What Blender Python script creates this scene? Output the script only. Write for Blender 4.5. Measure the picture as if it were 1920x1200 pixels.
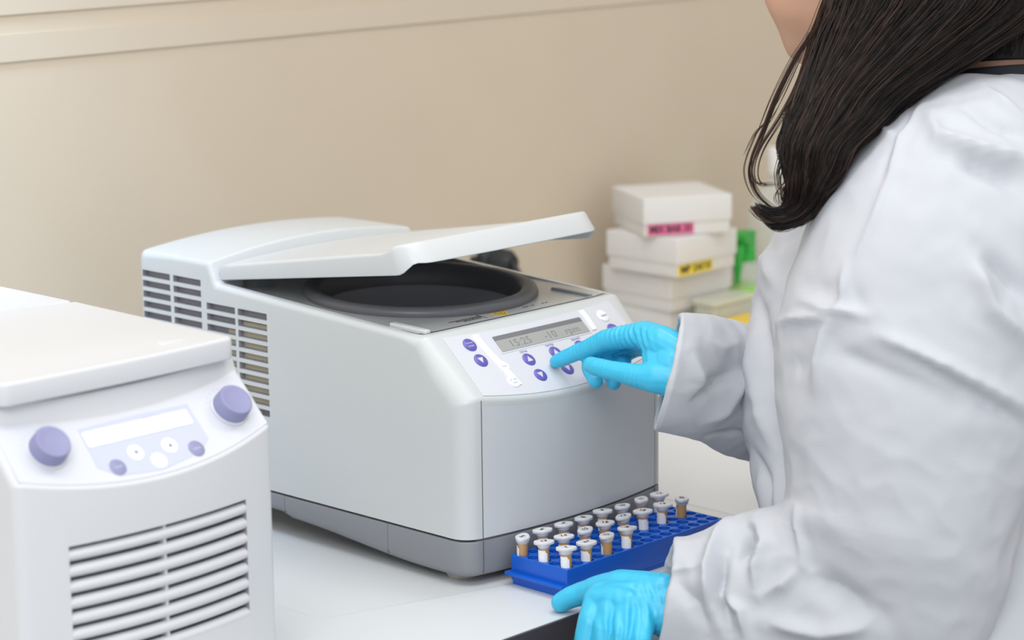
import bpy, bmesh, math, random
from mathutils import Vector, Matrix, noise
from mathutils.bvhtree import BVHTree
for _o in list(bpy.data.objects): bpy.data.objects.remove(_o)
S = bpy.context.scene
COL = S.collection
# ------------------------------------------------------------------ camera
CYAW, CPITCH, CROLL, CF = 0.8101362652686963, 0.20224457315591038, -0.011946732129774153, 4562.794569
CPOS = Vector((0, 0, 0.6664))
_f = Vector((math.sin(CYAW)*math.cos(CPITCH), math.cos(CYAW)*math.cos(CPITCH), -math.sin(CPITCH)))
_r = Vector((math.cos(CYAW), -math.sin(CYAW), 0)); _u = _r.cross(_f)
CR = math.cos(CROLL)*_r + math.sin(CROLL)*_u
CU = -math.sin(CROLL)*_r + math.cos(CROLL)*_u
CFW = _f
cam = bpy.data.cameras.new('camera'); cam_o = bpy.data.objects.new('camera', cam); COL.objects.link(cam_o)
cam.sensor_width = 36; cam.lens = CF/1920*36; cam.clip_start = .05; cam.clip_end = 60
cam_o.matrix_world = Matrix(((CR.x, CU.x, -CFW.x, CPOS.x), (CR.y, CU.y, -CFW.y, CPOS.y), (CR.z, CU.z, -CFW.z, CPOS.z), (0, 0, 0, 1)))
cam.dof.use_dof = True; cam.dof.focus_distance = 2.14; cam.dof.aperture_fstop = 5.4
S.camera = cam_o
# ------------------------------------------------------------------ world, lights, exposure
W = bpy.data.worlds.new('room_light'); S.world = W; W.use_nodes = True
W.node_tree.nodes['Background'].inputs[0].default_value = (0.97, 0.985, 1.0, 1)
W.node_tree.nodes['Background'].inputs[1].default_value = 0.76
def area(name, loc, target, sx, sy, power, col=(1, 1, 1)):
    l = bpy.data.lights.new(name, 'AREA'); l.shape = 'RECTANGLE'; l.size = sx; l.size_y = sy; l.energy = power; l.color = col
    o = bpy.data.objects.new(name, l); COL.objects.link(o); o.location = loc
    o.rotation_euler = (Vector(target)-Vector(loc)).to_track_quat('-Z', 'Y').to_euler()
    return o
area('ceiling_light', (1.1, 1.15, 1.75), (1.25, 1.5, 0), 1.6, 0.5, 8.0, (1, .99, .97))
area('ceiling_light', (2.6, 0.9, 1.75), (2.5, 1.3, 0), 1.0, 0.4, 1.5, (1, .95, .86))
area('left_fill_light', (-0.3, 0.1, 1.5), (1.5, 1.3, 0.2), 1.0, 0.8, 14.0, (.96, .98, 1.0))  # added soft fill from camera left for the fronts, not a window
_l = bpy.data.lights.new('wall_wash_fill', 'SPOT'); _l.energy = 66; _l.color = (.48, .70, 1.0); _l.spot_size = math.radians(56); _l.spot_blend = 1.0; _l.shadow_soft_size = .12  # added lamp that brightens and cools the left of the wall
_o = bpy.data.objects.new('wall_wash_fill', _l); COL.objects.link(_o); _o.location = (1.05, 1.86, 1.45)
_o.rotation_euler = (Vector((1.16, 2.1, .55))-_o.location).to_track_quat('-Z', 'Y').to_euler()
_l = bpy.data.lights.new('bench_fill', 'SPOT'); _l.energy = 13; _l.color = (1, 1, 1); _l.spot_size = math.radians(54); _l.spot_blend = 1.0; _l.shadow_soft_size = .15  # added lamp to lift the right worktop and the cuff
_o = bpy.data.objects.new('bench_fill', _l); COL.objects.link(_o); _o.location = (1.86, 1.5, 1.6)
_o.rotation_euler = (Vector((1.84, 1.46, 0))-_o.location).to_track_quat('-Z', 'Y').to_euler()
S.view_settings.view_transform = 'Standard'; S.view_settings.look = 'None'
S.view_settings.exposure = 0.42; S.view_settings.gamma = 1; S.view_settings.use_curve_mapping = False

def at(px, py, d):      # a point d metres deep along the lens axis
    return CPOS + CFW*d + CR*((px-960)/CF*d) - CU*((py-600)/CF*d)
def to_px(p):
    q = p-CPOS; z = q.dot(CFW)
    return 960+CF*q.dot(CR)/z, 600-CF*q.dot(CU)/z

# ------------------------------------------------------------------ materials
def mat(name, col, rough=.5, metal=0, spec=.5, alpha=1, trans=0, bump=0, bscale=200, sss=0, coat=0, var=0, vscale=8, sheen=0):
    m = bpy.data.materials.new(name); m.use_nodes = True; nt = m.node_tree; b = nt.nodes['Principled BSDF']
    b.inputs['Base Color'].default_value = (*col, 1); b.inputs['Roughness'].default_value = rough
    b.inputs['Metallic'].default_value = metal; b.inputs['Specular IOR Level'].default_value = spec
    b.inputs['Alpha'].default_value = alpha; b.inputs['Transmission Weight'].default_value = trans
    if sss:
        b.inputs['Subsurface Weight'].default_value = sss; b.inputs['Subsurface Radius'].default_value = (.01, .006, .004); b.inputs['Subsurface Scale'].default_value = .5
    if coat: b.inputs['Coat Weight'].default_value = coat
    if sheen: b.inputs['Sheen Weight'].default_value = sheen
    tc = nt.nodes.new('ShaderNodeTexCoord')
    if bump:
        n = nt.nodes.new('ShaderNodeTexNoise'); n.inputs['Scale'].default_value = bscale; n.inputs['Detail'].default_value = 3
        bp = nt.nodes.new('ShaderNodeBump'); bp.inputs['Strength'].default_value = bump; bp.inputs['Distance'].default_value = .002
        nt.links.new(tc.outputs['Object'], n.inputs['Vector']); nt.links.new(n.outputs['Fac'], bp.inputs['Height']); nt.links.new(bp.outputs['Normal'], b.inputs['Normal'])
    if var:
        n = nt.nodes.new('ShaderNodeTexNoise'); n.inputs['Scale'].default_value = vscale; n.inputs['Detail'].default_value = 2
        rp = nt.nodes.new('ShaderNodeValToRGB')
        rp.color_ramp.elements[0].position = .3; rp.color_ramp.elements[1].position = .7
        rp.color_ramp.elements[0].color = (*[c*(1-var) for c in col], 1); rp.color_ramp.elements[1].color = (*[min(1, c*(1+var)) for c in col], 1)
        nt.links.new(tc.outputs['Object'], n.inputs['Vector']); nt.links.new(n.outputs['Fac'], rp.inputs['Fac']); nt.links.new(rp.outputs['Color'], b.inputs['Base Color'])
    return m
M = dict(
    wall=mat('wall_paint', (.60, .515, .405), .75, spec=.2, bump=.05, bscale=60, var=.02, vscale=5),
    rail=mat('raceway_plastic', (.60, .52, .415), .6),
    bench=mat('worktop_laminate', (.64, .665, .685), .35, bump=.02, bscale=300),
    edge=mat('dark_edge', (.05, .045, .055), .5),
    cab=mat('cabinet', (.10, .095, .10), .5),
    floor=mat('floor', (.35, .35, .36), .5),
    shell=mat('light_grey_plastic', (.56, .585, .59), .33, bump=.03, bscale=900),
    front=mat('front_grey_plastic', (.585, .61, .635), .35, bump=.03, bscale=900),
    lid=mat('lid_plastic', (.58, .605, .62), .35, bump=.03, bscale=900),
    white=mat('white_plastic', (.66, .67, .69), .35, bump=.03, bscale=900),
    panel=mat('white_panel', (.63, .645, .70), .22),
    panelgrey=mat('panel_foil', (.53, .56, .67), .25),
    glossw=mat('bright_strip', (.85, .86, .90), .12),
    base=mat('base_grey', (.235, .245, .265), .42),
    seam=mat('seam_shadow_gap', (.13, .13, .145), .6),
    foot=mat('foot_rubber', (.52, .48, .42), .7),
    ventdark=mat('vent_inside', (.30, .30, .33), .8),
    ventbeige=mat('vent_inside_beige', (.55, .50, .38), .8),
    deck=mat('deck_steel', (.47, .485, .49), .25, metal=.25),
    rubber=mat('black_gasket', (.11, .112, .125), .38),
    bowl=mat('chamber_dark', (.34, .34, .38), .55),
    rotor=mat('rotor_dark', (.045, .045, .05), .3),
    liner=mat('lid_liner', (.17, .19, .20), .5),
    purple=mat('purple_key', (.12, .10, .43), .35),
    knob=mat('violet_knob', (.27, .275, .46), .45),
    whitekey=mat('white_key', (.84, .85, .88), .25),
    ink=mat('violet_ink', (.16, .14, .42), .5),
    black=mat('black_ink', (.03, .03, .04), .6),
    lcd=mat('lcd_glass', (.36, .37, .36), .12),
    lcdframe=mat('lcd_frame', (.17, .175, .19), .2),
    lcdink=mat('lcd_digits', (.20, .205, .20), .3),
    lcdw=mat('lcd_white', (.86, .87, .90), .1),
    yellow=mat('warning_yellow', (.62, .42, .04), .5),
    rack=mat('blue_polypropylene', (.004, .105, .56), .3),
    amber=mat('amber_liquid', (.56, .29, .065), .25),
    tube=mat('clear_tube_plastic', (.85, .85, .85), .15, alpha=.10),
    cap=mat('frosted_cap', (.70, .70, .725), .35, alpha=.93),
    sticker=mat('white_sticker', (.85, .85, .86), .6),
    glove=mat('blue_nitrile', (.045, .50, .76), .38, bump=.08, bscale=260, sss=.08),
    coat=mat('white_nonwoven_fabric', (.535, .55, .59), .75, spec=.2, bump=.14, bscale=900),
    skin=mat('skin', (.52, .30, .20), .5, sss=.15),
    hair=mat('dark_hair', (.011, .0072, .0065), .45, spec=.22, var=.45, vscale=60),
    hair2=mat('brown_hair', (.040, .019, .012), .42, spec=.35),
    navy=mat('navy_shirt', (.012, .013, .022), .8),
    trousers=mat('dark_trousers', (.03, .03, .04), .8),
    card=mat('white_cardboard', (.74, .73, .72), .6),
    pink=mat('pink_tape', (.78, .14, .30), .6),
    ytape=mat('yellow_tape', (.86, .68, .05), .6),
    ypad=mat('yellow_plastic', (.86, .60, .07), .5),
    green=mat('green_plastic', (.025, .42, .05), .4),
    lime=mat('lime_label', (.30, .68, .06), .5),
    bottle=mat('cloudy_bottle', (.80, .86, .82), .2, alpha=.30),
    frost=mat('frosted_plastic', (.80, .82, .70), .3, alpha=.55),
    plug=mat('black_plug', (.02, .022, .025), .5),
    eye=mat('eye', (.05, .03, .02), .2),
)

# ------------------------------------------------------------------ mesh helpers
def mesh_obj(name, verts, faces, mats, parent=None, smooth=True, fm=None, sharp=None):
    me = bpy.data.meshes.new(name); me.from_pydata([tuple(v) for v in verts], [], faces)
    if not isinstance(mats, (list, tuple)): mats = [mats]
    for m in mats: me.materials.append(m)
    if fm:
        for p, k in zip(me.polygons, fm): p.material_index = k
    bm = bmesh.new(); bm.from_mesh(me); bmesh.ops.recalc_face_normals(bm, faces=bm.faces); bm.to_mesh(me); bm.free()
    if smooth:
        me.polygons.foreach_set('use_smooth', [True]*len(me.polygons))
        me.set_sharp_from_angle(angle=math.radians(sharp or 40))
    o = bpy.data.objects.new(name, me); COL.objects.link(o)
    if parent is not None: o.parent = parent
    return o
def tag(o, label=None, cat=None, group=None, kind=None):
    if label: o['label'] = label
    if cat: o['category'] = cat
    if group: o['group'] = group
    if kind: o['kind'] = kind
    return o
def empty(name, loc=(0, 0, 0)):
    o = bpy.data.objects.new(name, None); COL.objects.link(o); o.location = loc; o.empty_display_size = .02; return o
def adopt(o, parent):      # parent keeps children at their world place
    o.parent = parent; o.matrix_parent_inverse = Matrix.Translation(parent.location).inverted()
    return o
def sstep(a, b, x):
    t = min(1, max(0, (x-a)/(b-a))); return t*t*(3-2*t)
class MB:
    def __init__(s): s.v = []; s.f = []; s.m = []
    def add(s, v, f, k=0):
        b = len(s.v); s.v += [Vector(x) for x in v]; s.f += [[b+i for i in q] for q in f]; s.m += [k]*len(f)
    def box(s, lo, hi, k=0, fn=None):
        x0, y0, z0 = lo; x1, y1, z1 = hi
        v = [Vector(p) for p in ((x0, y0, z0), (x1, y0, z0), (x1, y1, z0), (x0, y1, z0), (x0, y0, z1), (x1, y0, z1), (x1, y1, z1), (x0, y1, z1))]
        if fn: v = [fn(p) for p in v]
        s.add(v, [(3, 2, 1, 0), (4, 5, 6, 7), (0, 1, 5, 4), (1, 2, 6, 5), (2, 3, 7, 6), (3, 0, 4, 7)], k)
    def lathe(s, prof, n=32, k=0, c=(0, 0, 0), fn=None, capA=True, capB=True):
        v = []; f = []
        for r, z in prof:
            for i in range(n):
                a = 2*math.pi*i/n; v.append(Vector((c[0]+r*math.cos(a), c[1]+r*math.sin(a), c[2]+z)))
        for j in range(len(prof)-1):
            for i in range(n):
                f.append((j*n+i, j*n+(i+1) % n, (j+1)*n+(i+1) % n, (j+1)*n+i))
        if capA: f.append(tuple(reversed(range(n))))
        if capB: f.append(tuple(range((len(prof)-1)*n, len(prof)*n)))
        if fn: v = [fn(p) for p in v]
        s.add(v, f, k)
    def prism(s, pts, z0, z1, k=0, fn=None):
        n = len(pts); v = [Vector((p[0], p[1], z0)) for p in pts]+[Vector((p[0], p[1], z1)) for p in pts]
        if fn: v = [fn(p) for p in v]
        s.add(v, [tuple(reversed(range(n))), tuple(range(n, 2*n))]+[(i, (i+1) % n, n+(i+1) % n, n+i) for i in range(n)], k)
    def tube(s, pts, rad, n=10, k=0):
        pts = [Vector(p) for p in pts]; rr = rad if isinstance(rad, (list, tuple)) else [rad]*len(pts); v = []; f = []; up = None
        for j, p in enumerate(pts):
            t = (pts[min(j+1, len(pts)-1)]-pts[max(j-1, 0)]).normalized()
            if up is None: up = t.orthogonal().normalized()
            up = (up-t*up.dot(t)).normalized(); b = t.cross(up)
            for i in range(n):
                a = 2*math.pi*i/n; v.append(p+(up*math.cos(a)+b*math.sin(a))*rr[j])
        for j in range(len(pts)-1):
            for i in range(n): f.append((j*n+i, j*n+(i+1) % n, (j+1)*n+(i+1) % n, (j+1)*n+i))
        f += [tuple(reversed(range(n))), tuple(range((len(pts)-1)*n, len(pts)*n))]
        s.add(v, f, k)
    def build(s, name, mats, parent=None, smooth=True, sharp=None):
        return mesh_obj(name, s.v, s.f, mats, parent, smooth, s.m, sharp)
def rrect(x0, y0, x1, y1, r, n=5):
    out = []
    for cx, cy, a0 in ((x1-r, y0+r, -90), (x1-r, y1-r, 0), (x0+r, y1-r, 90), (x0+r, y0+r, 180)):
        for i in range(n+1):
            a = math.radians(a0+90*i/n); out.append((cx+r*math.cos(a), cy+r*math.sin(a)))
    return out
def offset_in(pts, d):
    n = len(pts); out = []
    for i in range(n):
        p = Vector(pts[i]); a = Vector(pts[i-1]); b = Vector(pts[(i+1) % n])
        t = (b-a).normalized(); nrm = Vector((-t.y, t.x)); out.append((p.x+nrm.x*d, p.y+nrm.y*d))
    return out
def slab(mb, outline, zt, zb, r=.003, k=0, rb=None, fn=None, rings=(.97, .93, .88, .8, .65, .45, .2), kb=None):
    """A solid on a CCW plan outline between height fields zt and zb with rounded rims."""
    if not callable(zt): _a = zt; zt = lambda x, y: _a
    if not callable(zb): _b = zb; zb = lambda x, y: _b
    rb = r if rb is None else rb
    n = len(outline); c = (sum(p[0] for p in outline)/n, sum(p[1] for p in outline)/n)
    L = []
    ins = offset_in(outline, r)
    for s in reversed(rings): L.append([Vector((c[0]+(p[0]-c[0])*s, c[1]+(p[1]-c[1])*s, zt(c[0]+(p[0]-c[0])*s, c[1]+(p[1]-c[1])*s))) for p in ins])
    for i in range(5):
        a = math.pi/2*i/4; o = offset_in(outline, r*(1-math.sin(a)))
        L.append([Vector((p[0], p[1], zt(*p)-r*(1-math.cos(a)))) for p in o])
    for i in range(4):
        a = math.pi/2*i/3; o = offset_in(outline, rb*(1-math.cos(a)))
        L.append([Vector((p[0], p[1], zb(*p)+rb*(1-math.sin(a)))) for p in o])
    insb = offset_in(outline, rb)
    for s in rings: L.append([Vector((c[0]+(p[0]-c[0])*s, c[1]+(p[1]-c[1])*s, zb(c[0]+(p[0]-c[0])*s, c[1]+(p[1]-c[1])*s))) for p in insb])
    v = [p for ring in L for p in ring]; f = []
    for j in range(len(L)-1):
        for i in range(n): f.append((j*n+i, j*n+(i+1) % n, (j+1)*n+(i+1) % n, (j+1)*n+i))
    f.append(tuple(range(n))); f.append(tuple(reversed(range((len(L)-1)*n, len(L)*n))))
    if fn: v = [fn(p) for p in v]
    mb.add(v, f, k)
def text_geo(txt, size, bold=0):
    cu = bpy.data.curves.new('lettering', 'FONT'); cu.body = txt; cu.size = size; cu.align_x = 'CENTER'; cu.align_y = 'CENTER'; cu.resolution_u = 2; cu.offset = bold
    o = bpy.data.objects.new('lettering', cu); COL.objects.link(o); dg = bpy.context.evaluated_depsgraph_get(); dg.update()
    me = bpy.data.meshes.new_from_object(o.evaluated_get(dg)); v = [x.co.copy() for x in me.vertices]; f = [tuple(p.vertices) for p in me.polygons]
    bpy.data.objects.remove(o); bpy.data.curves.remove(cu); bpy.data.meshes.remove(me)
    return v, f
def apply_mods(o):
    dg = bpy.context.evaluated_depsgraph_get(); dg.update()
    me = bpy.data.meshes.new_from_object(o.evaluated_get(dg)); old = o.data; o.modifiers.clear(); o.data = me
    bpy.data.meshes.remove(old)
def cut(o, mb, mats):
    c = mb.build('cutter', mats, None, False)
    md = o.modifiers.new('b', 'BOOLEAN'); md.operation = 'DIFFERENCE'; md.solver = 'FAST'; md.object = c; md.material_mode = 'TRANSFER'
    apply_mods(o); me = c.data; bpy.data.objects.remove(c); bpy.data.meshes.remove(me)
    o.data.polygons.foreach_set('use_smooth', [True]*len(o.data.polygons)); o.data.set_sharp_from_angle(angle=math.radians(35))
def round_poly(ctrl, n=4):
    """ctrl: (y, z, fillet, side_radius) open polyline -> dense points (y, z, side_radius)"""
    out = []
    for i, (y, z, r, sr) in enumerate(ctrl):
        if i in (0, len(ctrl)-1) or r <= 0: out.append((y, z, sr)); continue
        p = Vector((y, z)); a = Vector(ctrl[i-1][:2])-p; b = Vector(ctrl[i+1][:2])-p
        ang = a.angle(b); t = min(r/math.tan(ang/2), a.length*.49, b.length*.49)
        p0 = p+a.normalized()*t; p1 = p+b.normalized()*t
        for k in range(n+1):
            s = k/n; q = p0*(1-s)**2+p*2*s*(1-s)+p1*s*s; out.append((q.x, q.y, sr))
    return out
def sweep_body(name, xl, xr, ctrl_fn, mats, parent, nmid=24, radii=(.02, .006)):
    """profile in y,z swept along x, its control points may depend on x, its sides rounded by a radius per point"""
    R = max(radii); xs = set()
    for rr in radii:
        for i in range(9):
            d = rr*(1-math.cos(math.pi/2*i/8)); xs.add(round(xl+d, 6)); xs.add(round(xr-d, 6))
    for i in range(nmid+1): xs.add(round(xl+R+(xr-xl-2*R)*i/nmid, 6))
    xs = sorted(xs); v = []; f = []; n = None
    for x in xs:
        d = min(x-xl, xr-x); C = ctrl_fn(x); ins = [c[3]-math.sqrt(max(0, c[3]**2-(c[3]-d)**2)) if d < c[3] else 0 for c in C]
        E = []      # each edge of the profile moved inward
        for a, b, ia, ib in zip(C[:-1], C[1:], ins[:-1], ins[1:]):
            A = Vector(a[:2]); B = Vector(b[:2]); t = (B-A).normalized(); nr = Vector((t.y, -t.x)); E.append((A+nr*ia, B+nr*ib))
        P = []
        for k, c in enumerate(C):
            if k == 0: P.append((E[0][0].x, c[1], c[2], 0)); continue
            if k == len(C)-1: P.append((E[-1][1].x, c[1], c[2], 0)); continue
            (a, b), (p, q) = E[k-1], E[k]; u = b-a; w = q-p; den = u.x*w.y-u.y*w.x
            if abs(den) < .12*u.length*w.length: X = (b+p)/2
            else: X = a+u*(((p-a).x*w.y-(p-a).y*w.x)/den)
            P.append((X.x, X.y, c[2], 0))
        pr = round_poly(P); n = len(pr)
        v += [Vector((x, y, z)) for y, z, _ in pr]
    m = len(xs)
    for j in range(m-1):
        for i in range(n):
            k = (i+1) % n; f.append((j*n+i, j*n+k, (j+1)*n+k, (j+1)*n+i))
    f.append(tuple(range(n))); f.append(tuple(reversed(range((m-1)*n, m*n))))
    return mesh_obj(name, v, f, mats, parent, True, None, 35)

# ------------------------------------------------------------------ the room
mb = MB(); mb.box((-2.5, 2.10, -.9), (6.5, 2.2, 2.4)); w = mb.build('wall_back', M['wall'], None, False); tag(w, kind='structure')
mb = MB(); mb.box((-2.5, -2.5, -.95), (6.5, 2.2, -.9)); tag(mb.build('floor', M['floor'], None, False), kind='structure')
mb = MB(); mb.box((3.42, -.6, -.9), (3.55, 2.2, 2.4)); tag(mb.build('wall_right_blocker', M['wall'], None, False), kind='structure')  # unseen wall, added to block ambient light at the right
mb = MB()
mb.box((-2.5, 2.0975, .430), (6.5, 2.1, .458)); mb.box((-2.5, 2.0975, .478), (6.5, 2.1, .60))
tr = mb.build('trim_1', M['rail'], None, False); tag(tr, kind='structure')
def worktop(x0, x1, label):
    e = empty('worktop', ((x0+x1)/2, 1.7, 0))
    mb = MB(); slab(mb, rrect(x0, 1.3385, x1, 2.098, .001, 2), 0, -.028, .0012, rings=(.6,)); adopt(mb.build('worktop_surface', M['bench']), e)
    mb = MB(); mb.box((x0+.0005, 1.336, -.03), (x1-.0005, 1.3386, -.0008)); adopt(mb.build('edge_band', M['edge'], None, False), e)
    tag(e, label, 'worktop')
    return e
worktop(-.6, 1.8062, 'white laminate worktop carrying both centrifuges, left of the thin seam')
worktop(1.8078, 3.41, 'white laminate worktop right of the thin seam, under the stacked white boxes')
for x0, x1, lb in ((-.55, 1.79, 'dark base cabinet in shadow under the worktop holding the centrifuges'), (1.82, 3.40, 'dark base cabinet under the worktop with the white boxes')):
    e = empty('base_cabinet', ((x0+x1)/2, 1.75, -.9)); mb = MB(); mb.box((x0, 1.40, -.9), (x1, 2.08, -.031)); adopt(mb.build('carcass', M['cab'], None, False), e)
    nd = 4
    for i in range(nd):
        a = x0+(x1-x0)*i/nd+.003; b = x0+(x1-x0)*(i+1)/nd-.003
        mb = MB(); mb.box((a, 1.382, -.8), (b, 1.40, -.04)); d = adopt(mb.build('door', M['cab'], None, False), e)
    tag(e, lb, 'cabinet')

# ------------------------------------------------------------------ the large centrifuge
XL, XR, XC = 1.465, 1.738, 1.6015
cf = empty('centrifuge', (XC, 1.68, 0))
tag(cf, 'large grey centrifuge with its lid raised over the dark chamber', 'centrifuge')
SL = .0497/.057
def bulge(x, b=.0112):
    t = (x-XC)/.1185; return b*max(0, 1-t*t)
def deckz(y): return .2193+(y-1.505)*.0535
def shell_ctrl(x):
    b = bulge(x); ar = .0115*(1-((x-XC)/.1365)**2)
    return [(1.451-b, .0435, 0, .02), (1.451-b, .09, 0, .02), (1.451-b, .1704-b*SL, .006, .02), (1.482, .1974, 0, .02), (1.508, .2201, .006, .012),
            (1.53, deckz(1.53), 0, .006), (1.70, deckz(1.70), 0, .006), (1.787, deckz(1.787), .006, .006), (1.7965, .2545+ar, .004, .005),
            (1.85, .2548+ar*.98, 0, .005), (1.905, .2545+ar*.72, .007, .008), (1.905, .12, 0, .008), (1.905, .0435, 0, .008)]
shell = sweep_body('housing', XL, XR, shell_ctrl, [M['shell'], M['ventdark'], M['deck'], M['bowl']], None, 24, (.02, .006, .012))
# vents, deck recess and chamber hole
mb = MB()
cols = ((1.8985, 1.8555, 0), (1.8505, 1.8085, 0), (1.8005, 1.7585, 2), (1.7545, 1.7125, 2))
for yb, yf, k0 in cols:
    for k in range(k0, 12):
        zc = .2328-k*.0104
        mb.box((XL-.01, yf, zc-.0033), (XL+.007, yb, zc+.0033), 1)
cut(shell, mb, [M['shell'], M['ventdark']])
mb = MB()
pts = [(1.514, deckz(1.514)), (1.786, deckz(1.786)-.007), (1.786, .30), (1.514, .30)]
x0, x1 = XL+.011, XR-.011
mb.add([(x0, y, z) for y, z in pts]+[(x1, y, z) for y, z in pts], [(0, 1, 2, 3), (7, 6, 5, 4), (0, 4, 5, 1), (1, 5, 6, 2), (2, 6, 7, 3), (3, 7, 4, 0)], 0)
cut(shell, mb, [M['deck']])
BC = (1.6015, 1.645)
mb = MB(); mb.lathe([(.104, .12), (.104, .30)], 64, 0, (BC[0], BC[1], 0)); cut(shell, mb, [M['bowl']])
adopt(shell, cf)
# boxes seen behind the vent slots
mb = MB(); mb.box((XL+.0061, 1.7128, .125), (XL+.0069, 1.7540, .202)); mb.box((XL+.0061, 1.7590, .125), (XL+.0069, 1.776, .192))
adopt(mb.build('vent_filter', M['ventbeige'], None, False), cf)
# deck plate
dn = lambda y: deckz(1.514)+(y-1.514)*((deckz(1.786)-.007-deckz(1.514))/(1.786-1.514))
def disc_plate(mb, z, thick):
    # rectangle with a round hole, ring by ring
    n = 64; A = []; B = []
    for i in range(n):
        a = 2*math.pi*i/n; c, s = math.cos(a), math.sin(a)
        A.append((BC[0]+.105*c, BC[1]+.105*s))
        hx = (x1-x0)/2-.0004; ya, yb = 1.5165-BC[1], 1.7855-BC[1]
        k = min(hx/abs(c) if abs(c) > 1e-6 else 9, (yb if s > 0 else -ya)/abs(s) if abs(s) > 1e-6 else 9)
        B.append((BC[0]+k*c, BC[1]+k*s))
    v = [Vector((x, y, dn(y)+.0008)) for x, y in A+B]+[Vector((x, y, dn(y)+.0002)) for x, y in A+B]
    f = [(i, (i+1) % n, n+(i+1) % n, n+i) for i in range(n)]+[(2*n+i, 3*n+i, 3*n+(i+1) % n, 2*n+(i+1) % n) for i in range(n)]
    mb.add(v, f)
mb = MB(); disc_plate(mb, 0, 0); adopt(mb.build('deck_plate', M['deck'], None, False), cf)
tilt = lambda p: Vector((p.x, p.y, p.z+dn(p.y)))
mb = MB()
mb.lathe([(.112, .0), (.1135, .003), (.112, .0075), (.108, .0095), (.100, .0088), (.0965, .006), (.096, -.012), (.101, -.012), (.105, .0)], 72, 0, (BC[0], BC[1], 0), tilt, False, False)
adopt(mb.build('chamber_gasket', M['rubber'], None, True, 60), cf)
mb = MB(); mb.lathe([(.097, .0), (.097, -.07), (.09, -.085), (.02, -.09)], 64, 0, (BC[0], BC[1], 0), tilt, False, True)
adopt(mb.build('chamber', M['bowl'], None, True, 60), cf)
mb = MB(); mb.lathe([(.03, -.075), (.083, -.05), (.086, -.036), (.080, -.033), (.04, -.045), (.016, -.04), (.014, -.022), (.008, -.018)], 48, 0, (BC[0], BC[1], 0), tilt)
for i in range(18):
    a = 2*math.pi*i/18
    mb.lathe([(.0062, .0), (.0062, .004), (.005, .005), (.005, .0)], 12, 0, (BC[0]+.062*math.cos(a), BC[1]+.062*math.sin(a), -.042), tilt)
adopt(mb.build('rotor', M['rotor'], None, True, 50), cf)
# deck details
mb = MB(); slab(mb, rrect(1.480, 1.515, 1.4875, 1.562, .002, 3), lambda x, y: dn(y)+.0035, lambda x, y: dn(y), .001, fn=None, rings=(.5,)); adopt(mb.build('lid_guide', M['lid']), cf)
mb = MB(); mb.box((1.700, 1.520, .0009), (1.709, 1.566, .0016), 0, tilt); mb.box((1.7005, 1.5205, .0016), (1.703, 1.5655, .0030), 0, tilt); adopt(mb.build('latch_slot', M['liner'], None, False), cf)
mb = MB()
mb.prism([(1.577, 1.531), (1.5885, 1.512+.004), (1.600, 1.531)], .0010, .0013, 0, tilt)
mb.prism([(1.5815, 1.5288), (1.5885, 1.5185), (1.5955, 1.5288)], .0013, .0015, 1, tilt)
mb.prism([(1.5835, 1.5278), (1.5885, 1.5200), (1.5935, 1.5278)], .0015, .0017, 0, tilt)
mb.prism([(1.5875, 1.5270), (1.5885, 1.5220), (1.5895, 1.5270)], .0017, .0018, 1, tilt)
adopt(mb.build('warning_sign', [M['yellow'], M['black']], None, False), cf)
mb = MB(); random.seed(3)
for k, (xa, xb) in enumerate(((1.527, 1.566), (1.533, 1.562), (1.540, 1.563))):
    x = xa
    while x < xb:
        l = random.uniform(.0015, .005); mb.box((x, 1.5315-.0032*k, .0009), (x+l, 1.533-.0032*k, .0011), 0, tilt); x += l+.0012
mb.box((1.566, 1.522, .0009), (1.5668, 1.536, .0011), 0, tilt)
adopt(mb.build('deck_lettering', M['black'], None, False), cf); mb = MB()
for x in (1.622, 1.626, 1.634, 1.648, 1.653): mb.box((x, 1.5285, .0009), (x+.0025, 1.530, .0011), 0, tilt)
adopt(mb.build('deck_lettering', M['black'], None, False), cf)
# front face vertical seams
for xs in (1.4838, 1.7192):
    mb = MB(); v = []; f = []
    zs = [.0435+(.169-.0435)*i/8 for i in range(9)]
    for z in zs:
        y = 1.451-bulge(xs)-.0002
        v += [Vector((xs-.0003, y+.0002, z)), Vector((xs+.0003, y+.0002, z)), Vector((xs+.0003, y-.0001, z)), Vector((xs-.0003, y-.0001, z))]
    for j in range(8):
        for i in range(4): f.append((4*j+i, 4*j+(i+1) % 4, 4*j+4+(i+1) % 4, 4*j+4+i))
    mb.add(v, f); adopt(mb.build('front_seam', M['seam'], None, False), cf)
# front panel, a slightly cooler plastic sheet between the seams
v = []; f = []; nx, nz = 40, 6
for i in range(nx+1):
    x = 1.4843+(1.7187-1.4843)*i/nx; b = bulge(x)
    for j in range(nz+1):
        z = .0437+(.1700-b*SL-.0052-.0437)*j/nz; v.append(Vector((x, 1.451-b-.0004, z)))
for i in range(nx):
    for j in range(nz): a = i*(nz+1)+j; f.append((a, a+nz+1, a+nz+2, a+1))
nv = len(v); v += [p+Vector((0, .0006, 0)) for p in v]; f += [tuple(reversed([k+nv for k in q])) for q in f]
adopt(mesh_obj('front_panel', v, f, M['front']), cf)
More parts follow.
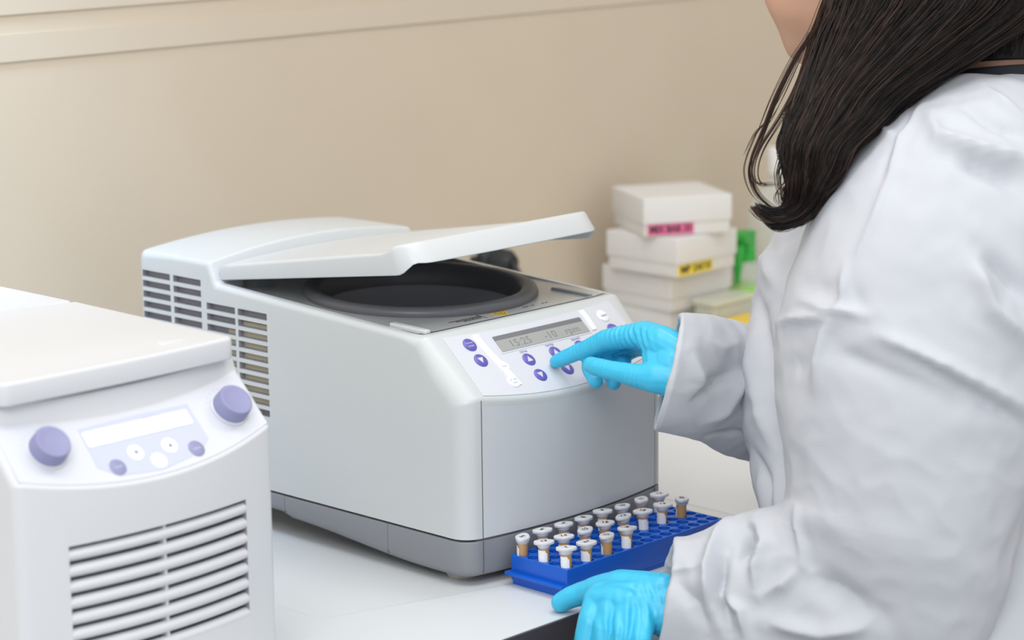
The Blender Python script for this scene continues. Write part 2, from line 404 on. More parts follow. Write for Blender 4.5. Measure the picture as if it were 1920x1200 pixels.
# dark gap and grey base
def gap_ctrl(x):
    b = bulge(x); return [(1.4525-b, .0405, 0, .02), (1.4525-b, .0436, 0, .02), (1.9035, .0436, 0, .008), (1.9035, .0405, 0, .008)]
adopt(sweep_body('shadow_gap', XL+.0015, XR-.0015, gap_ctrl, M['seam'], None, 24, (.02, .008)), cf)
def base_out():
    r = .02; yf = 1.4508; out = []
    for i in range(9): a = math.radians(180+90*i/8); out.append((XL+r+r*math.cos(a), yf+r+r*math.sin(a)))
    for i in range(1, 24): x = XL+r+(XR-XL-2*r)*i/24; out.append((x, yf-bulge(x)))
    for i in range(9): a = math.radians(270+90*i/8); out.append((XR-r+r*math.cos(a), yf+r+r*math.sin(a)))
    for i in range(1, 30): out.append((XR, yf+r+(1.905-yf-r)*i/30))
    for i in range(12): out.append((XR+(XL-XR)*i/12, 1.905))
    for i in range(30): out.append((XL, 1.905+(yf+r-1.905)*i/30))
    return out
def base_under(x, y): return .0078+.0115*sstep(1.50, 1.70, y)+.004*sstep(1.692, 1.702, y)
mb = MB(); slab(mb, base_out(), .0412, base_under, .0012, 0, .0075, rings=(.985, .9, .6)); adopt(mb.build('base', M['base'], None, True, 50), cf)
for y in (1.5535, 1.695):      # joints in the base skirt
    mb = MB(); mb.box((XL-.0001, y, .0135 if y < 1.6 else .024), (XL+.001, y+.0006, .0410)); adopt(mb.build('base_joint', M['seam'], None, False), cf)
for xs in (1.4838, 1.7192): mb = MB(); mb.box((xs-.0003, 1.4503-bulge(xs), .012), (xs+.0003, 1.4515, .0410)); adopt(mb.build('base_joint', M['seam'], None, False), cf)
for x, y in ((1.493, 1.487), (1.71, 1.487), (1.493, 1.86), (1.71, 1.86)):
    mb = MB(); h = .0082 if y < 1.6 else .0235
    mb.lathe([(.0125, 0), (.014, .002), (.014, h)], 28, 0, (x, y, 0)); adopt(mb.build('foot', M['foot']), cf)
# lid
LX0, LX1 = 1.474, 1.7295
def lid_out():
    yf = 1.5195; r = .026; out = []
    for i in range(10): a = math.radians(180+90*i/9); out.append((LX0+r+r*math.cos(a), yf+r+r*math.sin(a)))
    for i in range(1, 12): x = LX0+r+(LX1-LX0-2*r)*i/12; out.append((x, yf-.0025*(1-((x-XC)/.1)**2)))
    for i in range(10): a = math.radians(270+90*i/9); out.append((LX1-r+r*math.cos(a), yf+r+r*math.sin(a)))
    for i in range(1, 14): out.append((LX1, yf+r+(1.789-yf-r)*i/13))
    for i in range(1, 14): out.append((LX1+(LX0-LX1)*i/14, 1.789))
    for i in range(0, 13): out.append((LX0, 1.789+(yf+r-1.789)*i/13))
    return out
def lid_b(y): return .2368+(1.79-y)*.1375
def zb_lid(x, y):
    side = min(x-LX0, LX1-x); z = lid_b(y)+.0085*(1-sstep(1.5215, 1.5435, y))
    return z+.009*sstep(.002, .010, side)*sstep(1.52, 1.54, y)*(1-sstep(1.765, 1.785, y))
def zt_lid(x, y):
    t = (x-XC)/.128
    z = .2515+(1.79-y)*.1655
    z += .0040*(1-sstep(1.53, 1.562, y))+.0045*(1-t*t)*sstep(1.545, 1.60, y)
    return z
def fn_lid(p): return Vector((p.x, p.y+max(0, p.z-zb_lid(p.x, p.y))*.85*(1-sstep(1.52, 1.56, p.y)), p.z))
mb = MB(); slab(mb, lid_out(), zt_lid, zb_lid, .0035, 0, .0012, fn_lid, rings=(.985, .965, .94, .91, .87, .82, .75, .65, .5, .3, .1)); adopt(mb.build('lid', M['lid'], None, True, 60), cf)
for x in (1.512, 1.691):
    mb = MB(); mb.box((x-.012, 1.768, dn(1.77)), (x+.012, 1.785, .245)); adopt(mb.build('hinge', M['liner'], None, False), cf)
# sloped control panel
NP = Vector((0, -.0497, .057)).normalized(); SP = Vector((0, .057, .0497)).normalized(); P0 = Vector((0, 1.451, .1704))
def pp(x, s, h=0): return Vector((x, 0, 0))+P0+SP*s+NP*h
ppv = lambda p: pp(p.x, p.y, p.z)
def ov_out():
    out = []
    n = 24
    for i in range(n+1):
        x = 1.4885+(1.7145-1.4885)*i/n; out.append((x, -bulge(x)*1.327+.004))
    for i in range(n+1):
        x = 1.7135-(1.7135-1.4895)*i/n; out.append((x, .0705-.0045*max(0, 1-((x-XC)/.112)**2)))
    return out
mb = MB(); o_ = ov_out(); mb.prism(o_, -.0004, .0006, 0, ppv)
panel = adopt(mb.build('control_panel', M['panel'], None, True, 30), cf)
def sub(mb, name, mats, smooth=True): return adopt(mb.build(name, mats, None, smooth, 40), cf) if False else sub2(mb.build(name, mats, None, smooth, 40))
def sub2(o): o.parent = panel; o.matrix_parent_inverse = panel.matrix_world.inverted() if False else Matrix.Translation(cf.location*0); return o
# panel children use the same world-space coordinates, so undo the thing's offset once
panel.matrix_parent_inverse = Matrix.Translation(cf.location).inverted()
def band(mb, xy, w, h0, h1):      # a bright raised strip following x = f(s)
    l = [(x-w/2, s) for x, s in xy]; r = [(x+w/2, s) for x, s in reversed(xy)]
    mb.prism(l+r, h0, h1, 0, ppv)
mb = MB()
band(mb, [(1.5345, .004), (1.5335, .015), (1.5315, .028), (1.5285, .042), (1.5265, .055), (1.5268, .0655)], .0085, .0006, .0016); sub2(mb.build('bright_strip', M['glossw']))
mb = MB(); band(mb, [(1.669, .042), (1.6705, .055), (1.6705, .066)], .0065, .0006, .0016); sub2(mb.build('bright_strip', M['glossw']))
mb = MB(); mb.prism(rrect(1.5415, .0395, 1.6645, .0610, .0015, 2), .0005, .0010, 0, ppv)
mb.prism(rrect(1.5440, .0412, 1.6622, .0592, .0008, 2), .0009, .0013, 1, ppv)
mb.prism(rrect(1.5440, .0412, 1.6622, .0540, .0005, 2), .0013, .0014, 2, ppv)
for txt, x, sz in (("15:25", 1.572, .0115), ("-10", 1.612, .0115), ("rpm", 1.642, .0105)):
    v, f = text_geo(txt, sz); mb.add([pp(x+q.x*1.15, .0472+q.y, .00146) for q in v], f, 3)
sub2(mb.build('display', [M['panel'], M['lcdframe'], M['lcd'], M['lcdink']], None, False))
def button(x, s, r, m, sym=None, symm='panel', txt=None, tsz=.0034, ry=1):
    mb = MB(); n = 28
    mb.lathe([(r, .0006), (r, .0011), (r*.93, .0015), (r*.3, .00165)], n, 0, (0, 0, 0), lambda p: pp(x+p.x, s+p.y*ry, p.z))
    if sym:
        a = .0034*(1 if sym == 'up' else -1)
        mb.prism([(x-.0033, s-a*.75), (x+.0033, s-a*.75), (x, s+a*1.0)] if a > 0 else [(x-.0033, s-a*.75), (x, s+a), (x+.0033, s-a*.75)], .0016, .00185, 1, ppv)
    if txt:
        for i, t in enumerate(txt):
            v, f = text_geo(t, tsz); mb.add([pp(x+q.x, s+q.y*ry+(len(txt)-1)*.0018-i*.0036, .0019) for q in v], f, 1)
    return sub2(mb.build('button', [M[m], M[symm]], None, True, 40))
button(1.5137, .0565, .0071, 'purple', txt=['menu/', 'enter']); button(1.5135, .0381, .0071, 'purple', 'down')
for x, su, sd in ((1.5674, .0274, .0087), (1.6034, .0280, .0085), (1.6385, .0280, .0085)):
    button(x, su, .0068, 'purple', 'up'); button(x, sd, .0068, 'purple', 'down')
button(1.6926, .0550, .0070, 'whitekey', symm='ink', txt=['open'], tsz=.0042)
button(1.6925, .0375, .0070, 'purple', txt=['start', 'stop'])
button(1.6925, .0180, .0070, 'purple', txt=['short'])
button(1.5338, .0265, .0060, 'whitekey', symm='panelgrey', txt=['fast'], tsz=.004); button(1.5325, .0091, .0068, 'whitekey', symm='panelgrey', txt=['at set', 'rpm'], tsz=.004)
for t, x, s in (('time', 1.568, .0372), ('temp', 1.6030, .0376), ('speed', 1.6385, .0376)):
    mb = MB(); v, f = text_geo(t, .0052); mb.add([pp(x+q.x, s+q.y, .00075) for q in v], f); sub2(mb.build('lettering', M['ink'], None, False))

# ------------------------------------------------------------------ the small white centrifuge in front
ax0, ax1 = .9735, 1.217; axc = (ax0+ax1)/2
c2 = empty('centrifuge', (axc, 1.61, 0))
tag(c2, 'smaller white centrifuge with two violet knobs, closed lid and slotted front grille', 'centrifuge')
def b2(x): t = (x-axc)/.1217; return .016*max(0, 1-t*t)
def c2_ctrl(x):
    b = b2(x)
    return [(1.424-b, .012, .004, .008), (1.42-b, .03, 0, .008), (1.42-b, .10, 0, .008), (1.42-b, .2037-b, .003, .008), (1.44-b*.6, .2237-b*.6, 0, .006), (1.4595-b*.72, .2432-b*.72, .003, .006),
            (1.463-b*.75, .2535-b*.15, .002, .006), (1.48, .2555, 0, .006), (1.80, .2590, .008, .006), (1.80, .012, .004, .006), (1.60, .012, 0, .008)]
h2 = sweep_body('housing', ax0, ax1, c2_ctrl, [M['white'], M['ventdark']], None, 30, (.008, .006))
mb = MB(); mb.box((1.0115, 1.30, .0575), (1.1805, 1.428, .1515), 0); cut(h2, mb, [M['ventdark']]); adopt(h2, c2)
mb = MB()      # rounded slats following the bowed front
for k in range(8):
    zc = .1515-.0122*k-.0030-.00465; v = []; f = []; nx, na = 24, 10
    for i in range(nx+1):
        x = 1.0112+(1.1808-1.0112)*i/nx; y = 1.42-b2(x)
        for j in range(na):
            a = math.pi*2*j/na; v.append(Vector((x, y+.0048-.0053*math.cos(a), zc+.00475*math.sin(a))))
    for i in range(nx):
        for j in range(na): f.append((i*na+j, i*na+(j+1) % na, (i+1)*na+(j+1) % na, (i+1)*na+j))
    f += [tuple(range(na)), tuple(range(nx*na, nx*na+na))]; mb.add(v, f)
mb.box((1.0945, 1.406, .0580), (1.0965, 1.4145, .151))
adopt(mb.build('front_grille', M['white'], None, True, 60), c2)
# its panel plane rises 45 degrees
NQ = Vector((0, -1, 1)).normalized(); SQ = Vector((0, 1, 1)).normalized(); Q0 = Vector((0, 1.42, .2037))
def qp(x, s, h=0): return Vector((x, 0, 0))+Q0+SQ*s+NQ*h
qv = lambda p: qp(p.x, p.y, p.z)
out = []
for i in range(25): x = .978+(1.2125-.978)*i/24; out.append((x, -b2(x)*1.414+.0035))
for i in range(25): x = 1.2105-(1.2105-.980)*i/24; out.append((x, .0555-b2(x)*1.10))
mb = MB(); mb.prism(out, -.001, .0006, 0, qv); panel = adopt(mb.build('control_panel', M['panel'], None, True, 30), c2)
def knob(x, s):
    mb = MB()
    mb.lathe([(.0165, .0004), (.0165, .002), (.0150, .0024)], 40, 1, (0, 0, 0), lambda p: qp(x+p.x, s+p.y, p.z))
    mb.lathe([(.0148, .0024), (.0142, .0125), (.0134, .0138), (.0120, .0140), (.0100, .0134), (.004, .0131)], 40, 0, (0, 0, 0), lambda p: qp(x+p.x, s+p.y, p.z))
    return adopt(mb.build('knob', [M['knob'], M['panel']], None, True, 40), c2)
knob(1.186, .0215); knob(1.0128, .0215)
mb = MB(); mb.prism([(1.0475, .0335), (1.0455, -.0015), (1.060, -.0125), (1.098, -.0160), (1.138, -.0095), (1.1520, .0000), (1.1515, .0340), (1.098, .0345)][::1], .0005, .0009, 0, qv); sub2(mb.build('keypad_foil', M['panelgrey']))
mb = MB(); mb.prism(rrect(1.0480, .0160, 1.1470, .0295, .0015, 2), .0008, .0014, 0, qv); mb.prism(rrect(1.0500, .0175, 1.1450, .0280, .0008, 2), .0014, .0016, 1, qv); sub2(mb.build('display', [M['lcdw'], M['glossw']]))
mb = MB(); mb.prism(rrect(1.1060, .0300, 1.1220, .0312, .0004, 2), .0009, .0012, 0, qv); sub2(mb.build('display_mark', M['panelgrey'], None, False))
for cx in (1.186, 1.0128):
    mb = MB()
    for i in range(9):
        a = math.radians(30+15*i); mb.box((cx+.0190*math.cos(a)-.0007, .0215+.0190*math.sin(a)-.0004, .0006), (cx+.0190*math.cos(a)+.0007, .0215+.0190*math.sin(a)+.0004, .0008), 0, qv)
    sub2(mb.build('knob_scale', M['panelgrey'], None, False))
for x, s, m, sym in ((1.0837, .0030, 'whitekey', 'down'), (1.1153, .0022, 'whitekey', 'up'), (1.0620, -.0052, 'knob', None), (1.1365, -.0055, 'knob', None), (1.0993, -.0080, 'whitekey', None)):
    mb = MB(); r = .0070
    mb.lathe([(r, .0006), (r, .0012), (r*.9, .0016), (r*.3, .0017)], 24, 0, (0, 0, 0), lambda p: qp(x+p.x, s+p.y, p.z))
    if sym:
        a = .0020 if sym == 'up' else -.0020; mb.prism([(x-.0018, s-a*.7), (x+.0018, s-a*.7), (x, s+a)] if a > 0 else [(x-.0018, s-a*.7), (x, s+a), (x+.0018, s-a*.7)], .0016, .0019, 1, qv)
    elif m == 'knob':
        v, f = text_geo('short' if x < 1.1 else 'open', .0036); mb.add([qp(x+q.x, s+q.y, .0019) for q in v], f, 2)
    sub2(mb.build('button', [M[m], M['ink'], M['panel']], None, True, 40))
# closed lid and rear cover
def l2_out(y0, y1):
    a0, a1 = .9855, 1.2055; out = []; r = .008
    for i in range(6): a = math.radians(180+90*i/5); out.append((a0+r+r*math.cos(a), y0+r+r*math.sin(a)))
    for i in range(1, 20): x = a0+r+(a1-a0-2*r)*i/20; out.append((x, y0-.0035*max(0, 1-((x-axc)/.1)**2)))
    for i in range(6): a = math.radians(270+90*i/5); out.append((a1-r+r*math.cos(a), y0+r+r*math.sin(a)))
    for i in range(1, 8): out.append((a1, y0+r+(y1-y0-r)*i/8))
    for i in range(0, 9): out.append((a1+(a0-a1)*i/8, y1))
    for i in range(1, 8): out.append((a0, y1+(y0+r-y1)*i/8))
    return out
def zt2(x, y): return .2722+.0035*(1-((x-axc)/.11)**2)*sstep(1.447, 1.50, y)+.002*sstep(1.45, 1.7, y)
mb = MB(); slab(mb, l2_out(1.4475, 1.655), zt2, lambda x, y: .2545, .003, 0, .0015, rings=(.98, .95, .9, .8, .6, .3))
adopt(mb.build('lid', M['white'], None, True, 60), c2)
mb = MB(); slab(mb, rrect(1.145, 1.464, 1.172, 1.476, .004, 4), lambda x, y: zt2(x, y)+.0012, lambda x, y: zt2(x, y)-.001, .001, rings=(.5,)); adopt(mb.build('lid_catch', M['white']), c2)
mb = MB(); slab(mb, rrect(.9855, 1.657, 1.2055, 1.795, .006, 4), zt2, lambda x, y: .2545, .003, 0, .0015, rings=(.98, .9, .7, .4)); adopt(mb.build('rear_cover', M['white'], None, True, 60), c2)
for x in (ax0+.02, ax1-.02):
    for y in (1.45, 1.77): mb = MB(); mb.lathe([(.010, 0), (.011, .002), (.011, .013)], 20, 0, (x, y, 0)); adopt(mb.build('foot', M['rubber']), c2)

# ------------------------------------------------------------------ tube rack and tubes
PIT = .0133; RR = -.0104; RZ = .027
RX, RY = 1.5110927, 1.428401
def rk(a, b, z): return Vector((RX+a*math.cos(RR)-b*math.sin(RR), RY+a*math.sin(RR)+b*math.cos(RR), z))
rkv = lambda p: rk(p.x, p.y, p.z)
rack = empty('tube_rack', tuple(rk(7.5*PIT, -2*PIT, 0)))
tag(rack, 'blue plastic tube rack of eighty holes on the bench before the large centrifuge', 'tube rack')
e0, e1, f0, f1 = -.58*PIT, 15.58*PIT, -4.58*PIT, .58*PIT
mb = MB(); slab(mb, rrect(e0, f0, e1, f1, .0015, 3), RZ, .004, .0008, 0, .0005, rkv, rings=(.6,)); ro = mb.build('rack_body', M['rack'])
mb = MB()
for i in range(16):
    for j in range(5): mb.lathe([(.0052, .0065), (.0057, RZ-.0008), (.0061, RZ+.001)], 20, 0, (i*PIT, -j*PIT, 0), rkv)
cut(ro, mb, [M['rack']]); adopt(ro, rack)
for ea, eb in ((e0-.0062, e0+.002), (e1-.002, e1+.0062)):
    mb = MB(); slab(mb, rrect(ea, f0+.001, eb, f1+.0025, .0012, 2), .0125, .0095, .0006, 0, .0006, rkv, rings=(.5,)); adopt(mb.build('rack_flange', M['rack']), rack)
mb = MB(); slab(mb, rrect(e0+.001, f0+.001, e1-.001, f1-.001, .001, 2), .0045, .0, .0004, 0, .0004, rkv, rings=(.5,)); adopt(mb.build('rack_foot', M['rack']), rack)
random.seed(7)
# column, row, number, sticker turn, tab turn in degrees, tilt
side = {5: 'row nearest the gloved hand', 3: 'middle row of the blue rack', 1: 'row nearest the large centrifuge'}
rows = {5: [1, 2, 3, 4], 1: [5, 6, 7, 8, 9, 10, 11, 12], 3: [13, 14, 15, 16, 17, 18, 19, 20]}
words = 'one two three four five six seven eight nine ten eleven twelve thirteen fourteen fifteen sixteen seventeen eighteen nineteen twenty'.split()
ords = 'first second third fourth fifth sixth seventh eighth'.split()
wide = {1: 0, 2: 5, 3: 60, 4: 20, 5: 75, 6: 12, 7: 25, 8: 30, 9: 0, 10: 50, 11: 70, 12: 15, 13: 5, 14: 3, 15: 55, 16: 25, 17: 50, 18: 0, 19: 10, 20: 80}
lab = {1: -30, 2: -25, 3: -100, 4: -20, 5: -95, 6: 20, 7: 60, 8: -60, 9: 0, 10: 40, 11: 70, 12: -50, 13: -25, 14: -20, 15: 40, 16: 60, 17: 80, 18: 5, 19: -22, 20: -110}
def make_tube():
    t = empty('sample_tube')
    mb = MB(); mb.lathe([(.0015, -.0195), (.0024, -.0185), (.0048, -.006), (.0051, .013)], 20, 0, (0, 0, 0)); mb.build('tube_body', M['tube'], t)
    mb = MB(); mb.lathe([(.0012, -.019), (.0021, -.018), (.0044, -.006), (.0046, .0115)], 20, 0, (0, 0, 0)); mb.build('liquid', M['amber'], t)
    out = []
    for k in range(40):
        a = 2*math.pi*k/40; c, q = math.cos(a), math.sin(a); e = .0066+.0030*abs(c)**5*(1 if c > 0 else .8); out.append((e*c, e*q))
    mb = MB(); slab(mb, out, lambda x, y: .0176-1.2*max(0, .0045-math.hypot(x, y))*.12+.05*max(0, math.hypot(x, y)-.006), lambda x, y: .0146, .0011, 0, .0006, rings=(.85, .7, .5))
    mb.lathe([(.0048, .0112), (.0056, .0120), (.0060, .0135), (.0064, .0150)], 28, 0, (0, 0, 0))
    cp = mb.build('cap', M['cap'], t)
    return t, cp
proto, protocap = make_tube(); proto_kids = [c for c in proto.children if c != protocap]
first = True
for row, nums in rows.items():
    for i, nbr in enumerate(nums):
        col = 2*i
        if first: t, cp, kids = proto, protocap, proto_kids; first = False
        else:
            t = proto.copy(); COL.objects.link(t); kids = []
            for ch in proto_kids: c = ch.copy(); COL.objects.link(c); c.parent = t; kids.append(c)
            cp = protocap.copy(); COL.objects.link(cp); cp.parent = t
        jx, jy = random.uniform(-.0003, .0003), random.uniform(-.0003, .0003)
        t.location = rk(col*PIT+jx, -(row-1)*PIT+jy, RZ+random.uniform(-.0006, .0006)); t.rotation_euler = (random.uniform(-.05, .05), random.uniform(-.05, .05), 0)
        # tab direction is measured from the line across the picture
        base_ang = math.atan2(CR.y, CR.x); cp.rotation_euler = (0, 0, base_ang+math.radians(wide[nbr]))
        v, f = text_geo(str(nbr), .0075 if nbr < 10 else .0066, .0001)
        a = math.radians({1: 20, 5: 60, 13: 15}.get(nbr, random.uniform(-60, 30)))
        mb = MB(); mb.add([Vector((q.x*math.cos(a)-q.y*math.sin(a), q.x*math.sin(a)+q.y*math.cos(a), .01768)) for q in v], f)
        mb.build('cap_number', M['black'], cp, False)
        # paper sticker wrapped part of the way round
        mb = MB(); v = []; f = []; n = 10; cen = math.atan2(-CFW.y, -CFW.x)+math.radians(lab[nbr]); hw = math.radians(58)
        for k in range(n+1):
            an = cen-hw+2*hw*k/n; top = .0098 if k < n-1 else .0075
            for z in (-.006, top): v.append(Vector((.00525*math.cos(an), .00525*math.sin(an), z)))
        for k in range(n): f.append((2*k, 2*k+2, 2*k+3, 2*k+1))
        mb.add(v, f); mb.build('sticker', M['sticker'], t)
        tag(t, 'tube with cap numbered %d, %s from left in the %s' % (nbr, ords[i], side[row]), 'sample tube', 'capped sample tubes in the blue rack')

# ------------------------------------------------------------------ boxes, bottles and plug behind
def cryo_box(fx, fy, ang, z, L, tape, label, n):
    e = empty('storage_box', (fx, fy, z)); e.rotation_euler = (0, 0, ang); H = .0492
    mb = MB(); slab(mb, rrect(.002, .002, L-.002, L-.002, .002, 3), H*.86, 0, .001, rings=(.5,)); mb.build('box_base', M['card'], e)
    mb = MB(); slab(mb, rrect(0, 0, L, L, .002, 3), H, H*.34, .0012, 0, .0004, rings=(.5,)); mb.build('box_lid', M['card'], e)
    if tape:
        m, txt, a, b = tape
        mb = MB(); mb.box((a, .0006, .002), (b, .0021, .0155), 0)
        v, f = text_geo(txt, .0130, .0005); w = max(abs(q.x) for q in v)*2; k = (b-a-.006)/w
        mb.add([Vector(((a+b)/2+q.x*k, .0004, .0088+q.y)) for q in v], f, 1)
        mb.build('tape_label', [M[m], M['black']], e, False)
    tag(e, label, 'box', 'stacked white storage boxes by the wall')
cryo_box(2.3058, 1.964, math.atan2(-.492, .869), .1500, .120, ('pink', 'MIX BAR 33', .006, .068), 'white cardboard box with pink tape label, turned askew on top of the stack', 0)
cryo_box(2.3247, 1.9235, 0, .1000, .120, ('ytape', 'MP 24/10', .003, .070), 'white cardboard box with yellow tape label, second from the top of the stack', 1)
cryo_box(2.3406, 1.9480, -.03, .0500, .120, None, 'plain white cardboard box directly under the box with the yellow label', 2)
cryo_box(2.3480, 1.9560, .02, .0002, .122, None, 'plain white cardboard box at the bottom of the stack, on the worktop', 3)
# a flat white note leaning on the boxes is part of the top box's clutter; frosted tray beside the stack
e = empty('frosted_tray', (2.42, 1.924, 0)); mb = MB(); slab(mb, rrect(2.377, 1.906, 2.463, 1.941, .006, 4), .056, .0005, .003, rings=(.5,)); adopt(mb.build('tray_body', M['frost']), e)
mb = MB(); slab(mb, rrect(2.374, 1.903, 2.466, 1.944, .007, 4), .064, .0565, .002, rings=(.5,)); adopt(mb.build('tray_lid', M['frost']), e)
tag(e, 'pale frosted plastic tray with lid standing in front of the lower white boxes', 'tray')
e = empty('yellow_pad', (2.34, 1.845, 0)); mb = MB(); slab(mb, rrect(2.22, 1.785, 2.455, 1.900, .03, 6), lambda x, y: .043+.004*math.sin(x*22), .0003, .006, rings=(.95, .8, .5, .2)); adopt(mb.build('pad_body', M['ypad']), e)
tag(e, 'yellow plastic pad lying on the worktop in front of the white boxes', 'pad')
e = empty('spray_bottle', (2.515, 1.965, 0)); e.rotation_euler = (0, 0, .3)
mb = MB(); mb.lathe([(.024, .0004), (.026, .003), (.026, .072), (.022, .084), (.011, .094), (.011, .100)], 32); mb.build('bottle_body', M['bottle'], e)
mb = MB(); mb.lathe([(.0262, .042), (.0264, .0425), (.0264, .0595), (.0262, .060)], 32); mb.build('bottle_label', M['lime'], e)
mb = MB(); mb.lathe([(.0135, .092), (.0135, .106), (.010, .110)], 24)
mb.add(*(lambda pts: ([Vector((x, y, z)) for y in (-.009, .009) for x, z in pts], [tuple(range(len(pts))), tuple(reversed(range(len(pts), 2*len(pts))))]+[(i, (i+1) % len(pts), len(pts)+(i+1) % len(pts), len(pts)+i) for i in range(len(pts))]))([(.013, .104), (.015, .131), (-.008, .133), (-.026, .129), (-.026, .121), (-.014, .117), (-.012, .104)]))
mb.build('spray_head', M['green'], e, True, 30)
mb = MB(); mb.tube([(-.014, 0, .118), (-.020, 0, .108), (-.025, 0, .095), (-.0285, 0, .082), (-.029, 0, .066)], [.006, .0065, .006, .005, .003], 10); mb.build('trigger', M['green'], e)
tag(e, 'cloudy spray bottle with green trigger head and lime label near the wall', 'bottle')
e = empty('plastic_bottle', (2.620, 1.985, 0)); mb = MB()
mb.lathe([(.046, .0004), (.049, .004), (.049, .135), (.044, .155), (.030, .175), (.018, .186), (.017, .205)], 36, 0); mb.build('bottle_body', M['bottle'], e)
mb = MB(); mb.lathe([(.020, .196), (.0205, .226), (.018, .230)], 28); mb.build('bottle_cap', M['sticker'], e)
tag(e, 'tall clear plastic bottle with white cap, behind the hanging wisps of hair', 'bottle')
e = empty('power_plug', (2.166, 2.1, .126)); mb = MB()
mb.lathe([(.024, 0), (.024, .006), (.017, .012), (.0155, .034), (.010, .042)], 24, 0, (0, 0, 0), lambda p: Vector((p.x, -p.z, p.y))); mb.build('plug_body', M['plug'], e)
mb = MB(); mb.tube([(0, -.04, 0), (-.005, -.055, -.01), (-.02, -.06, -.05), (-.04, -.05, -.10), (-.06, -.04, -.122)], .0045, 10); mb.build('power_cord', M['plug'], e)
mb = MB(); mb.box((-.034, -.008, -.008), (.034, -.0005, .008)); mb.build('plug_plate', M['plug'], e, False)
tag(e, 'black power plug in the wall, seen under the raised lid', 'plug')

# ------------------------------------------------------------------ the person
def catmull(P, t):
    n = len(P)-1; i = min(int(t), n-1); u = t-i
    p0, p1, p2, p3 = P[max(i-1, 0)], P[i], P[i+1], P[min(i+2, n)]
    return [.5*(2*b+(c-a)*u+(2*a-5*b+4*c-d)*u*u+(3*b-a-3*c+d)*u**3) for a, b, c, d in zip(p0, p1, p2, p3)]
def loft(rings, nu=96, sub_=8, power=2.3, capA=True, capB=True):
    """rings: (pxL, pyL, pxR, pyR, depth, half thickness) -> world points by ring"""
    out = []; T = (len(rings)-1)*sub_; rings = [tuple(r)+(0,)*(7-len(r)) for r in rings]
    C = [catmull(rings, k/sub_) for k in range(T+1)]
    A = [at(c[0], c[1], c[4]+c[6]) for c in C]; B = [at(c[2], c[3], c[4]-c[6]) for c in C]; mid = [(a+b)/2 for a, b in zip(A, B)]
    for k in range(T+1):
        a = (B[k]-A[k])/2; t = mid[min(k+1, T)]-mid[max(k-1, 0)]
        n = CFW-a*(CFW.dot(a)/max(a.length_squared, 1e-9)); n.normalize()
        ring = []
        for i in range(nu):
            th = 2*math.pi*i/nu; c, s = math.cos(th), math.sin(th); e = 2/power
            ring.append(mid[k]+a*math.copysign(abs(c)**e, c)+n*(C[k][5]*math.copysign(abs(s)**e, s)))
        out.append(ring)
    return out
def loft_mesh(R, closeA=True, closeB=True, hem=None):
    n = len(R[0]); v = [p for r in R for p in r]; f = []
    for j in range(len(R)-1):
        for i in range(n): f.append((j*n+i, j*n+(i+1) % n, (j+1)*n+(i+1) % n, (j+1)*n+i))
    if closeA: f.append(tuple(reversed(range(n))))
    if closeB: f.append(tuple(range((len(R)-1)*n, len(R)*n)))
    return v, f
def seg_dist(p, a, b):
    d = (b[0]-a[0], b[1]-a[1]); l = d[0]**2+d[1]**2
    t = 0 if l == 0 else max(0, min(1, ((p[0]-a[0])*d[0]+(p[1]-a[1])*d[1])/l))
    q = (a[0]+d[0]*t, a[1]+d[1]*t); return math.hypot(p[0]-q[0], p[1]-q[1]), t
def sculpt(o, creases, amp=.004, fine=.0012, seed=0, skip=None):
    """fold the cloth: broad crumples from noise plus single creases (polyline, height, width in px)"""
    me = o.data; me.update(); vs = me.vertices; N = [v.normal.copy() for v in vs]; P = [v.co.copy() for v in vs]
    off = Vector((seed*3.1, seed*1.7, seed*.9))
    for i, v in enumerate(vs):
        p = P[i]; q = p+off
        d = amp*(noise.noise(q*9)+.6*(1-2*abs(noise.noise(q*14+Vector((5, 1, 2))))))*.6
        d += fine*(1-2.2*abs(noise.noise(q*38)))
        d += fine*.9*(1-2.2*abs(noise.noise(q*24+Vector((9, 3, 7)))))
        for sc, am in ((8.5, 1.0), (17, .45)):
            F = noise.voronoi(q*sc+Vector((noise.noise(q*6), noise.noise(q*6+Vector((3, 3, 3))), 0))*.5)[0]; d += amp*am*(.5-min(.5, F[1]-F[0]))
        if N[i].dot(CFW) < .25:
            x, y = to_px(p)
            for pl, h, w_ in creases:
                best = 1e9
                for a, b in zip(pl[:-1], pl[1:]):
                    dd, _ = seg_dist((x, y), a, b); best = min(best, dd)
                if best < 3*w_:
                    e = math.hypot(x-pl[0][0], y-pl[0][1]); g = math.hypot(x-pl[-1][0], y-pl[-1][1])
                    fade = min(1, .25+min(e, g)/60)
                    d += 1.5*h*fade*(.55*math.exp(-(best/w_)**2)+.45*math.exp(-best/(w_*.6)))
        v.co = p+N[i]*d
    me.update()
def blob(name, chains, voxel, m, smooth_n=4, parent=None, mats=None):
    """one continuous skin grown round chains of (point, radius)"""
    mb = MB()
    for ch in chains:
        for (p, r), (q, s) in zip(ch[:-1], ch[1:]):
            L = (q-p).length; k = max(1, int(L/(min(r, s)*.7))); pts = [p.lerp(q, i/k) for i in range(k+1)]; rr = [r+(s-r)*i/k for i in range(k+1)]
            mb.tube(pts, rr, 16)
        for p, r in ch:
            mb.lathe([(r*math.sin(math.pi*i/8), -r*math.cos(math.pi*i/8)) for i in range(1, 8)], 14, 0, p)
    o = mb.build(name, mats or m, None)
    md = o.modifiers.new('r', 'REMESH'); md.mode = 'VOXEL'; md.voxel_size = voxel
    sm = o.modifiers.new('s', 'SMOOTH'); sm.iterations = smooth_n; sm.factor = .5
    apply_mods(o); o.data.polygons.foreach_set('use_smooth', [True]*len(o.data.polygons))
    if not o.data.materials: o.data.materials.append(m)
    return o
A = at
hips = at(1775, 1330, 2.085); 
